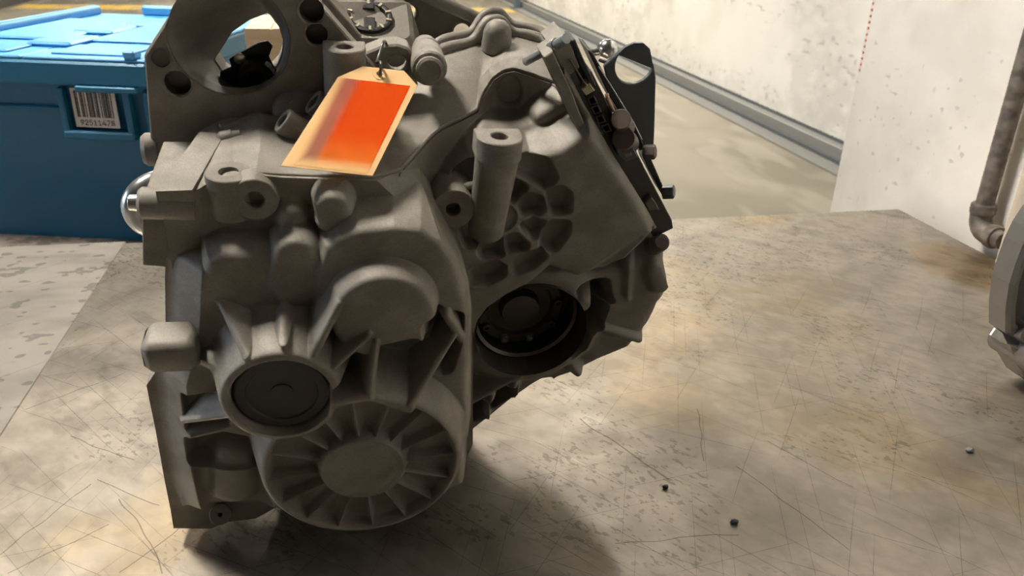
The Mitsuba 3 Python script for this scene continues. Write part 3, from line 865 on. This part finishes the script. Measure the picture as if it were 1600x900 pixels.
# wall of the starter opening, drawn in towards the far side
far = q([(418, 26), (432, 45), (438, 64), (436, 84), (430, 100), (418, 112), (405, 128), (372, 128), (352, 112), (340, 94), (352, 76), (366, 54), (392, 36)], YF + .060)
n = 64
aa = np.linspace(0, 2 * np.pi, n)
r0 = np.array([(sh[0] + SR * math.cos(k), YF + .0005, sh[1] + SR * math.sin(k)) for k in aa])
fc_ = np.mean(far, 0)
fpoly = sg.Polygon(far).buffer(.003).exterior


def hit(k):
    ln = sg.LineString([fc_, (fc_[0] + .2 * math.cos(k), fc_[1] + .2 * math.sin(k))])
    g = ln.intersection(fpoly)
    g = getattr(g, "geoms", [g])[0]
    return (g.x, YF + .060, g.y)


r1 = np.array([hit(k) for k in aa])
gput("starter_bore", ruled([r0, r0 * .62 + r1 * .38, r1], n, 6), CAST, gb, smooth=60)
# dark sensor bracket in the opening
br = q([(358, 92), (404, 66), (418, 63), (426, 72), (420, 88), (428, 104), (436, 112), (430, 140), (390, 146), (345, 138), (344, 112), (362, 104)], YF + .050)
bhole = q([(375, 93)], YF + .050)[0]
gput("sensor_bracket", plate(br, YF + .048, YF + .051, holes=[(bhole[0], bhole[1], .0022)], rnd=.0015), "m_black", gb, label="black bracket across the starter opening")
bt = q([(375, 93)], YF + .046)[0]
gput("bracket_screw", lathe([(0, 0), (.0046, 0), (.0046, .0014), (.0036, .0020), (0, .0020)], (bt[0], YF + .048, bt[1]), (0, -1, 0), 24), "m_bright", gb)
sb = q([(402, 118)], YF + .040)[0]
gput("sensor", cat(lathe([(0, 0), (.0135, 0), (.0135, .012), (.011, .015), (.0075, .015), (.0075, .006), (0, .006)], (sb[0], YF + .046, sb[1] - .001), (0, -1, 0), 36)), "m_black", gb)
gput("snap_ring", lathe([(.0058, 0), (.0072, 0), (.0072, .0016), (.0058, .0016)], (sb[0], YF + .036, sb[1]), (0, -1, 0), 30), "m_wire", gb)
gput("bell_shell", prism(sg.Polygon(fp).buffer(-.004).difference(sg.Polygon(far).buffer(.002)), -(YF + .085), -(YF + .061), FRONT, .001), CAST, gb)

# ---- rear wall with the socket, behind the deck
YR = .285
rw = q([(470, -60), (640, -60), (668, -14), (700, 6), (742, 26), (762, 40), (790, 56), (800, 110), (470, 130)], YR)
dh = [(*q([(638, 21)], YR)[0], .0072), (*q([(722, 51)], YR)[0], .0075)]
gput("rear_wall", plate(rw, YR, YR + .012, holes=dh, rnd=.003, bevel=.002), CAST, gb)
gput("rear_rail", tube([at(640, -24, YR - .006), at(668, -6, YR - .006), at(704, 10, YR - .006), at(744, 29, YR - .006), at(764, 41, YR - .006)], .006, 10, n=30), CAST, gb, smooth=True)
# slanted pad with the socket
pc = at(577, 34, .245)
pn = np.array([0, -.36, .933])
pe = np.array([1.0, 0, 0])
pu = np.cross(pn, pe)
padp = sg.Polygon([(-.034, -.022), (.034, -.022), (.034, .034), (-.034, .034)]).buffer(-.010).buffer(.012)
gput("socket_pad", prism(padp, -.07, 0, (pc, pe, pu), .004), CAST, gb)
gput("pad_shoulder", trimesh.convex.convex_hull(np.vstack([at(478, 2, .25), at(548, 62, .23), at(660, 70, .25), at(640, 4, .27), at(500, -20, .28), at(478, 2, .25) + (0, .05, -.04), at(548, 62, .23) + (0, .05, -.04), at(660, 70, .25) + (0, .03, -.04)])), CAST, gb, smooth=20)
so = pc + pu * .004
sk = lathe([(.0135, -.002), (.0190, -.002), (.0190, .003), (.0172, .0036), (.0150, .003), (.0135, 0)], so, pn, 40)
gput("plug_socket", sk, "m_black", gb, label="black round electrical socket")
gput("socket_floor", lathe([(0, .0004), (.0138, .0004)], so, pn, 30), CAST, gb)
gput("socket_key", prism(sg.box(-.0048, .008, .0048, .027), 0, .0038, (so, pe, pu), .0006), "m_black", gb)
gput("socket_key", prism(sg.box(-.0045, -.016, .0045, -.002), 0, .0034, (so, pe, pu), .0006), "m_black", gb)
for i in range(10):
    a = 2 * math.pi * (i + .5) / 10
    d_ = np.array([math.cos(a), math.sin(a)])
    c_ = so + pe * d_[0] * .0162 + pu * d_[1] * .0162
    gput("socket_slot", prism(sg.box(-.0022, -.0010, .0022, .0010), .003, .0042, (c_, pe * d_[0] + pu * d_[1], -pe * d_[1] + pu * d_[0])), "m_tan", gb)

# ---- valve unit along the slanted right edge
YV = .150
sl0, sl1 = (872, 88), (1030, 366)


def strip(pts, Y0, Y1, bevel=.0008, rnd=.0):
    return plate(q(pts, Y0), Y0, Y1, bevel=bevel, rnd=rnd)


gput("cover_lip", strip([(850, 90), (864, 80), (892, 140), (918, 206), (906, 212), (878, 150)], .134, .16), CAST, gb)
gput("cover_flange", strip([(863, 78), (885, 60), (893, 72), (906, 106), (884, 122)], YV - .010, YV + .03), CAST, gb)
gput("valve_body", strip([(876, 116), (906, 105), (925, 112), (944, 150), (958, 178), (985, 218), (1008, 264), (1050, 344), (1052, 357), (1022, 372)], YV, YV + .03), "m_valve", gb, label="dark valve body block along the slanted edge")
gput("valve_plate", strip([(873, 108), (886, 96), (900, 112), (928, 170), (950, 205), (940, 212)], YV - .006, YV + .02, rnd=.001), "m_plate", gb)
gput("frame_rail", strip([(893, 64), (899, 62), (912, 92), (932, 134), (925, 138), (905, 100)], YV - .010, YV + .012), "m_black", gb)
gput("frame_rail", strip([(918, 78), (926, 82), (962, 146), (998, 206), (1008, 232), (1000, 236), (988, 210), (950, 146)], YV + .020, YV + .05), "m_black", gb)
gput("frame_rail", strip([(1002, 226), (1008, 226), (1040, 300), (1034, 304), (1010, 258)], YV + .02, YV + .04), "m_black", gb)
gput("frame_edge", tube([at(935, 104, YV + .018), at(962, 146, YV + .018), at(990, 192, YV + .018), at(1003, 218, YV + .018)], .0007, 6), "m_zinc", gb, smooth=True)
gput("frame_edge", tube([at(890, 92, YV - .011), at(912, 128, YV - .011), at(922, 142, YV - .011)], .0007, 6), "m_brown", gb, smooth=True)
gput("terminal", strip([(908, 140), (922, 130), (930, 142), (916, 150)], YV - .012, YV + .01), "m_tan", gb, label="pale yellowish terminal block")
gput("contact_strip", tube([at(948, 146, YV), at(949, 154, YV - .002), at(954, 164, YV - .002), at(958, 173, YV)], .0017, 8), "m_copper", gb, smooth=True, label="copper coloured contact strip")
for (x, y) in [(924, 160), (930, 174), (937, 189), (946, 203)]:
    pts = [(x - 8, y - 7), (x + 5, y - 10), (x + 11, y + 2), (x - 2, y + 6)]
    pi_ = [(x - 4, y - 5), (x + 3, y - 7), (x + 7, y), (x, y + 3)]
    gput("clip_frame", prism(sg.Polygon(q(pts, YV - .012)).difference(sg.Polygon(q(pi_, YV - .012))), -(YV + .004), -(YV - .012), FRONT, .0005), "m_black", gb)
gput("solenoid", rod(at(976, 200, YV + .02), at(970, 186, YV - .012), .0085, .0080), "m_brown", gb, label="brown round solenoid")
gput("solenoid", rod(at(980, 224, YV + .02), at(974, 216, YV - .014), .0100, .0092), "m_brown", gb)
gput("connector_shell", strip([(960, 226), (972, 236), (990, 232), (998, 246), (978, 254), (966, 244)], YV - .014, YV + .01, rnd=.001), "m_plate", gb)
gput("connector_insert", strip([(972, 240), (986, 237), (988, 243), (977, 248)], YV - .015, YV - .010), "m_brown", gb)
gput("hex_nut", lathe([(0, 0), (.0065, 0), (.0065, .009), (.0055, .010), (0, .010)], at(1006, 238, YV + .012), (.8, -.5, .3), 6), "m_rust", gb, smooth=False)
gput("hex_nut", lathe([(0, 0), (.0062, 0), (.0062, .009), (.0052, .010), (0, .010)], at(1036, 300, YV + .012), (.8, -.5, .3), 6), "m_plate", gb, smooth=False)
gput("block_end", strip([(1008, 318), (1018, 308), (1026, 318), (1030, 328), (1014, 330)], YV - .006, YV + .01), "m_brown", gb)
gput("flange_bolt", rod(at(1020, 384, YV + .01), at(1034, 378, YV - .008), .0088, .0080, ch=.002), "m_rust", gb)
# lug and rounded bump on the bell's rim
gput("lifting_bracket", plate(q([(944, 104), (958, 91), (978, 74), (992, 68), (1006, 68), (1016, 77), (1021, 95), (1025, 122), (1023, 200), (1021, 246), (1012, 243), (985, 210), (960, 170)], .190), .190, .194, holes=[(*q([(992, 101)], .190)[0], .0166)], rnd=.003, bevel=.0008), "m_plate", gb, label="blue-grey steel bracket with a large round eye")
gput("ball_stud", cat(rod(at(922, 83, .21), at(938, 80, .21), .0030, .0034), lathe([(0, -.0085), (.0046, -.0073), (.0076, -.004), (.0085, 0), (.0076, .004), (.0046, .0073), (0, .0085)], at(949, 77, .21), (1, .1, .3), 28)), "m_bright", gb, label="shiny steel ball stud", smooth=50)
gput("spring_clip", tube([at(936, 92, .20), at(946, 96, .198), at(952, 104, .198)], .0022, 8), "m_label", gb, smooth=True)

# ------------------------------------------------------------------ the tag
def tagpt(x, y, Y):
    return at(x, y, Y)

TC = {"bl": at(439, 259, 0.054), "br": at(582, 275, 0.056), "r1": at(652, 134, 0.128), "r2": at(631, 111, 0.150), "l2": at(567, 104, 0.152), "l1": at(528, 121, 0.124)}
tag = thing("paper_tag", "orange printed manila tag hanging on a wire from the gearbox eye", "tag")
o3 = TC["bl"]
ex = (TC["br"] - TC["bl"]); W_ = np.linalg.norm(ex); ex = ex / W_
up_ = 0.5 * (TC["l1"] + TC["r1"]) - 0.5 * (TC["bl"] + TC["br"])
ey = up_ - ex * (up_ @ ex); ey /= np.linalg.norm(ey)
en = np.cross(ex, ey)


def tag_uv(x, y):
    """Where the sight line through (x, y) meets the tag, along its own two axes."""
    d = GM @ ray(x, y)
    e = GM @ (EYE - P0)
    p = e + ((o3 - e) @ en) / (d @ en) * d
    return np.array([(p - o3) @ ex, (p - o3) @ ey])


out = [tag_uv(*p) for p in [(439, 259), (582, 275), (652, 134), (631, 111), (567, 104), (528, 121)]]
hole = tag_uv(593, 116)
card = sg.Polygon(out).difference(sg.Point(hole).buffer(0.0022))
gput("card", prism(card, -0.0003, 0.0003, (o3, ex, ey)), "m_manila", tag, smooth=False)
ringp = sg.Point(hole).buffer(0.0052).difference(sg.Point(hole).buffer(0.0022))
gput("eyelet", prism(ringp, 0.0003, 0.0007, (o3, ex, ey)), "m_manila", tag, smooth=False, label="round reinforced eyelet")
pr = np.array([tag_uv(*p) for p in [(458, 258), (574, 272), (641, 135), (529, 122)]])
pv = np.array([o3 + ex * a + ey * b + en * 0.0006 for a, b in pr])
n_ = 8
uu, vv = np.meshgrid(np.linspace(0, 1, n_), np.linspace(0, 1, n_), indexing="ij")
PV = ((1 - uu) * (1 - vv))[..., None] * pv[0] + (uu * (1 - vv))[..., None] * pv[1] + (uu * vv)[..., None] * pv[2] + ((1 - uu) * vv)[..., None] * pv[3]
ii, jj = np.meshgrid(np.arange(n_ - 1), np.arange(n_ - 1), indexing="ij")
qq = np.stack([ii * n_ + jj, (ii + 1) * n_ + jj, (ii + 1) * n_ + jj + 1, ii * n_ + jj + 1], -1).reshape(-1, 4)
k = put("printed_field", (world(PV.reshape(-1, 3)), np.vstack([qq[:, [0, 1, 2]], qq[:, [0, 2, 3]]])), "m_print", tag, smooth=False, uv=np.stack([uu.ravel(), vv.ravel()], 1), label="smudged orange printed field")
hp = o3 + ex * hole[0] + ey * hole[1]
wire = [hp - en * 0.004 + ey * 0.004, hp + en * 0.003 - ey * 0.001, hp + en * 0.006 + ey * 0.004, at(589, 98, 0.146), at(595, 78, 0.160), at(599, 66, 0.166), at(603, 67, 0.175), at(604, 76, 0.182), at(606, 96, 0.181)]
gput("wire", tube(wire, 0.0011, 8, n=50), "m_wire", tag, smooth=True, label="thin dark tie wire")

# ------------------------------------------------------------------ the tote behind, on a low cart
cart = thing("cart", "low steel cart standing behind the benches under the blue tote", "cart")
put("platform", box(-1.9, 0.35, 1.40, 2.45, -0.075, -0.05, 0.004), "m_rust", cart)
for x in (-1.85, 0.30):
    for y in (1.45, 2.40):
        put("leg", box(x - 0.02, x + 0.02, y - 0.02, y + 0.02, FLOOR, -0.075), "m_rust", cart)

tote = thing("tote", "blue plastic tote with a barcode label behind the gearbox", "tote")
TA = math.radians(-15)
tx, ty = np.array([math.cos(TA), math.sin(TA), 0]), np.array([-math.sin(TA), math.cos(TA), 0])
TO = on_plane(226, 95, np.array([0, 0, 1.0]), 0.28) - 0.05 * 0     # the front right corner of the lid
TOT = np.eye(4)
TOT[:3, 0], TOT[:3, 1], TOT[:3, 2], TOT[:3, 3] = tx, ty, (0, 0, 1), (TO[0], TO[1], 0)
TW, TD, TZ, TB = 0.42, 0.62, 0.28, -0.05      # lid width and depth, top, bottom


def tput(name, m, mat, parent=tote, smooth=30, label=None):
    m = m.copy()
    m.apply_transform(TOT)
    return put(name, m, mat, parent, smooth, label)


def taper(x0, x1, y0, y1, z0, z1, dx):
    v = np.array([(x0 + dx, y0 + dx, z0), (x1 - dx, y0 + dx, z0), (x1 - dx, y1 - dx, z0), (x0 + dx, y1 - dx, z0), (x0, y0, z1), (x1, y0, z1), (x1, y1, z1), (x0, y1, z1)])
    return trimesh.convex.convex_hull(v)


tput("body", taper(-TW + 0.015, -0.015, 0.02, TD - 0.015, TB, TZ - 0.03, 0.022), "m_blue", smooth=False)
tput("rim", cat(box(-TW, 0, 0.0, TD, TZ - 0.045, TZ - 0.006, 0.004)), "m_blue", smooth=False)
tput("rim_lip", box(-0.125, -0.022, -0.004, 0.012, TZ - 0.054, TZ - 0.044, 0.002), "m_blue", smooth=False)
for s in (0, 1):
    lid = tput("lid_flap", box(-TW + 0.002 + s * (TW / 2), -TW / 2 - 0.002 + s * (TW / 2), 0.004, TD - 0.004, TZ - 0.006, TZ, 0.002), "m_blue_lid", smooth=False)
    x0 = -TW + 0.03 + s * (TW / 2 - 0.005)
    tput("raised_panel", box(x0, x0 + 0.15, 0.17, 0.46, TZ, TZ + 0.006, 0.003), "m_blue_lid", lid, smooth=False)
    tput("raised_panel", box(x0 + 0.01, x0 + 0.14, 0.03, 0.12, TZ, TZ + 0.004, 0.002), "m_blue_lid", lid, smooth=False)
    tput("hinge_block", box(-0.03 - s * (TW - 0.06) - 0.008, -0.03 - s * (TW - 0.06) + 0.012, 0.002, 0.03, TZ, TZ + 0.014, 0.003), "m_blue_lid", lid, smooth=False)
tput("interlock_tooth", box(-TW / 2 - 0.06, -TW / 2 + 0.02, 0.26, 0.36, TZ, TZ + 0.009, 0.004), "m_blue_lid", smooth=False)
tput("interlock_tooth", box(-TW / 2 - 0.02, -TW / 2 + 0.05, 0.38, 0.48, TZ, TZ + 0.009, 0.004), "m_blue_lid", smooth=False)
tput("interlock_tooth", box(-TW / 2 - 0.05, -TW / 2 + 0.03, 0.10, 0.20, TZ, TZ + 0.009, 0.004), "m_blue_lid", smooth=False)
tput("hinge_bar", rod((-TW + 0.012, 0.02, TZ + 0.008), (-TW + 0.012, TD - 0.02, TZ + 0.008), 0.012), "m_blue_lid", label="round hinge bar")
tput("hinge_bar", box(-0.30, -0.14, TD - 0.025, TD - 0.005, TZ, TZ + 0.022, 0.005), "m_blue_lid")
tput("lid_stop", box(-0.10, -0.075, TD - 0.03, TD - 0.01, TZ, TZ + 0.016, 0.003), "m_blue_lid")
tput("lid_stop", box(-0.035, -0.01, TD - 0.03, TD - 0.01, TZ, TZ + 0.016, 0.003), "m_blue_lid")
# front: the recessed handle panel with its label
tput("label_frame", cat(box(-0.164, -0.154, 0.006, 0.03, 0.156, TZ - 0.050, 0.002), box(-0.052, -0.042, 0.006, 0.03, 0.156, TZ - 0.050, 0.002), box(-0.164, -0.042, 0.004, 0.036, 0.144, 0.159, 0.003)), "m_blue", smooth=False)
tput("side_ridge", box(-0.40, -0.168, 0.016, 0.03, 0.190, 0.196, 0.002), "m_blue", smooth=False)
tput("corner_post", box(-0.020, -0.003, 0.008, 0.05, TB + 0.03, TZ - 0.05, 0.004), "m_blue", smooth=False)
lab = tput("barcode_label", box(-0.144, -0.068, 0.0135, 0.0145, 0.164, 0.229), "m_label", smooth=False, label="off-white barcode label")
x = -0.138
bars = [2, 1, 1, 3, 1, 1, 2, 2, 1, 3, 2, 1, 1, 1, 3, 2, 1, 1, 2, 3, 1, 2, 1, 1, 2, 1, 3, 1, 1, 2, 1, 1]
unit = 0.064 / sum(bars)
for i, w in enumerate(bars):
    if i % 2 == 0:
        tput("bar", box(x, x + w * unit, 0.0128, 0.0136, 0.181, 0.225), "m_ink", lab, smooth=False)
    x += w * unit
tm = meshkit.text_mesh("92511478", 0.0092, 0.0006)
wd = tm.bounds[1][0]
tm.apply_transform(np.array([[0.060 / wd, 0, 0, -0.136], [0, 0, -1, 0.0134], [0, 1, 0, 0.1675], [0, 0, 0, 1.0]]))
tput("digits", tm, "m_ink", lab, smooth=False)

# a box seen through the starter opening
cb = thing("cardboard_box", "small brown cardboard box seen through the starter opening", "box")
C0 = on_plane(382, 45, np.array([0, 1.0, 0]), 1.50)
c1 = on_plane(436, 45, np.array([0, 1.0, 0]), 1.50)
bx0, bx1, bz = C0[0], c1[0] + 0.03, C0[2]
put("body", box(bx0, bx1, 1.50, 1.72, -0.05, bz - 0.002), "m_board", cb, smooth=False)
put("flap", box(bx0, (bx0 + bx1) / 2 - 0.001, 1.50, 1.72, bz - 0.002, bz), "m_board", cb, smooth=False)
put("flap", box((bx0 + bx1) / 2 + 0.001, bx1, 1.50, 1.72, bz - 0.002, bz), "m_board", cb, smooth=False)

# ------------------------------------------------------------------ pipes by the partition
XP = np.array([1.0, 0, 0])
pa = on_plane(1536, 328, XP, 1.07)
py = pa[1]
pipe = thing("pipe", "rusty steel pipe with an elbow running down the white partition", "pipe")
put("riser", rod((1.07, py, 0.070), (1.07, py, 2.0), 0.0148, ch=0.001), "m_rust", pipe)
put("collar", lathe([(0.015, -0.002), (0.0195, 0), (0.0208, 0.003), (0.0208, 0.015), (0.0190, 0.018), (0.015, 0.019)], (1.07, py, 0.060), (0, 0, 1)), "m_rust", pipe)
a = np.linspace(0, math.pi / 2, 12)
put("elbow", tube([(1.07, py, 0.064)] + [(1.07, py - 0.024 * (1 - math.cos(q)), 0.056 - 0.024 * math.sin(q)) for q in a] + [(1.07, py - 0.036, 0.032)], 0.0182, 20), "m_rust", pipe, smooth=True)
put("collar", lathe([(0.015, -0.001), (0.0202, 0), (0.0208, 0.003), (0.0208, 0.011), (0.0190, 0.014), (0.015, 0.015)], (1.07, py - 0.032, 0.032), (0, -1, 0)), "m_rust", pipe)
w2 = on_plane(1614, 290, XP, 1.07)
put("run", rod((1.07, py - 0.040, 0.032), (1.07, w2[1] + 0.0245, 0.032), 0.0148, ch=0.001), "m_rust", pipe)
p2 = thing("pipe", "cream painted vertical pipe at the right edge beside the rusty pipe", "pipe")
put("riser", rod((1.07, w2[1], 0.0), (1.07, w2[1], 2.0), 0.0200, ch=0.001), "m_cream", p2)
put("bracket", box(1.05, 1.10, w2[1] - 0.03, w2[1] + 0.03, 0.62, 0.65, 0.003), "m_rust", p2)

# ------------------------------------------------------------------ the second casting at the right edge
g2 = thing("gearbox_casting", "dark grey cast housing cut off by the right edge of the photograph", "casting")
B0 = on_plane(1590, 605, np.array([0, 0, 1.0]), 0.0)
yc = B0[1] + 0.02


def rpt(x, y, dy=0.0):
    p = on_plane(x, y, np.array([0, 1.0, 0]), yc + dy)
    return p[0], max(p[2], 0.0)


ringo = [rpt(*p) for p in [(1545, 505), (1545, 470), (1550, 430), (1559, 400), (1570, 370), (1582, 345), (1597, 322), (1625, 290), (1680, 260), (1760, 250), (1840, 280), (1860, 380), (1850, 480), (1800, 540), (1720, 560), (1650, 545), (1600, 520)]]
ri = [rpt(*p) for p in [(1580, 490), (1582, 440), (1592, 400), (1612, 360), (1660, 320), (1740, 310), (1800, 340), (1815, 400), (1790, 480), (1720, 510), (1640, 505)]]
flg = sg.Polygon(ringo).buffer(-.004).buffer(.004)
inn_ = flg.buffer(-.013)
put("flange", prism(flg.difference(inn_), -yc, -yc + 0.030, FRONT, 0.004), "m_cast2", g2)
put("web", prism(inn_.buffer(.002), -yc + 0.002, -yc + 0.010, FRONT, 0.001), "m_valve", g2, label="dark recessed web")
foot = [rpt(*p) for p in [(1549, 522), (1556, 545), (1574, 575), (1606, 612), (1680, 650), (1760, 640), (1760, 520), (1640, 500), (1570, 512)]]
put("foot", prism(sg.Polygon(foot).buffer(0), -yc - 0.002, -yc + 0.036, FRONT, 0.005), "m_cast2", g2)
cb_ = on_plane(1628, 560, np.array([0, 1.0, 0]), yc - 0.05)
put("mounting_boss", lathe([(0.0, 0), (0.0215, 0), (0.0210, 0.052), (0.018, 0.057), (0.0125, 0.058), (0.0115, 0.052), (0, 0.051)], (cb_[0], yc + 0.01, max(cb_[2], 0.030)), (0.0, -1, 0.0)), "m_cast2", g2)
cc_ = on_plane(1600, 519, np.array([0, 1.0, 0]), yc - 0.03)
put("mounting_boss", rod((cc_[0], yc + 0.01, cc_[2]), (cc_[0], yc - 0.040, cc_[2]), 0.0105, ch=0.003), "m_cast2", g2)
chip = [rpt(*p, -0.0365) for p in [(1548, 524), (1556, 513), (1566, 520), (1574, 538), (1562, 534)]]
put("paint_mark", prism(sg.Polygon(chip), -yc + 0.034, -yc + 0.0368, FRONT), "m_white", g2, label="white paint mark")

# ------------------------------------------------------------------ crumbs on the plate
for x, y, s, txt in [(1515, 706, 0.0042, "dark crumb of grit alone on the right of the steel bench"), (1147, 817, 0.0036, "dark flake of swarf near the front middle of the steel bench"), (1040, 762, 0.003, "dark speck beside the scratch right of the gearbox shadow")]:
    p = on_plane(x, y, np.array([0, 0, 1.0]), 0.0)
    m = trimesh.creation.icosphere(2, s)
    v = np.array(m.vertices)
    v *= (0.7 + 0.6 * meshkit.noise(v * 500 + x))[:, None] * np.array([1, 0.8, 0.55])
    m.vertices = v + p + (0, 0, -v[:, 2].min())
    k = put("crumb", m, "m_gap", smooth=True)
    labels[k] = {"label": txt, "category": "debris"}
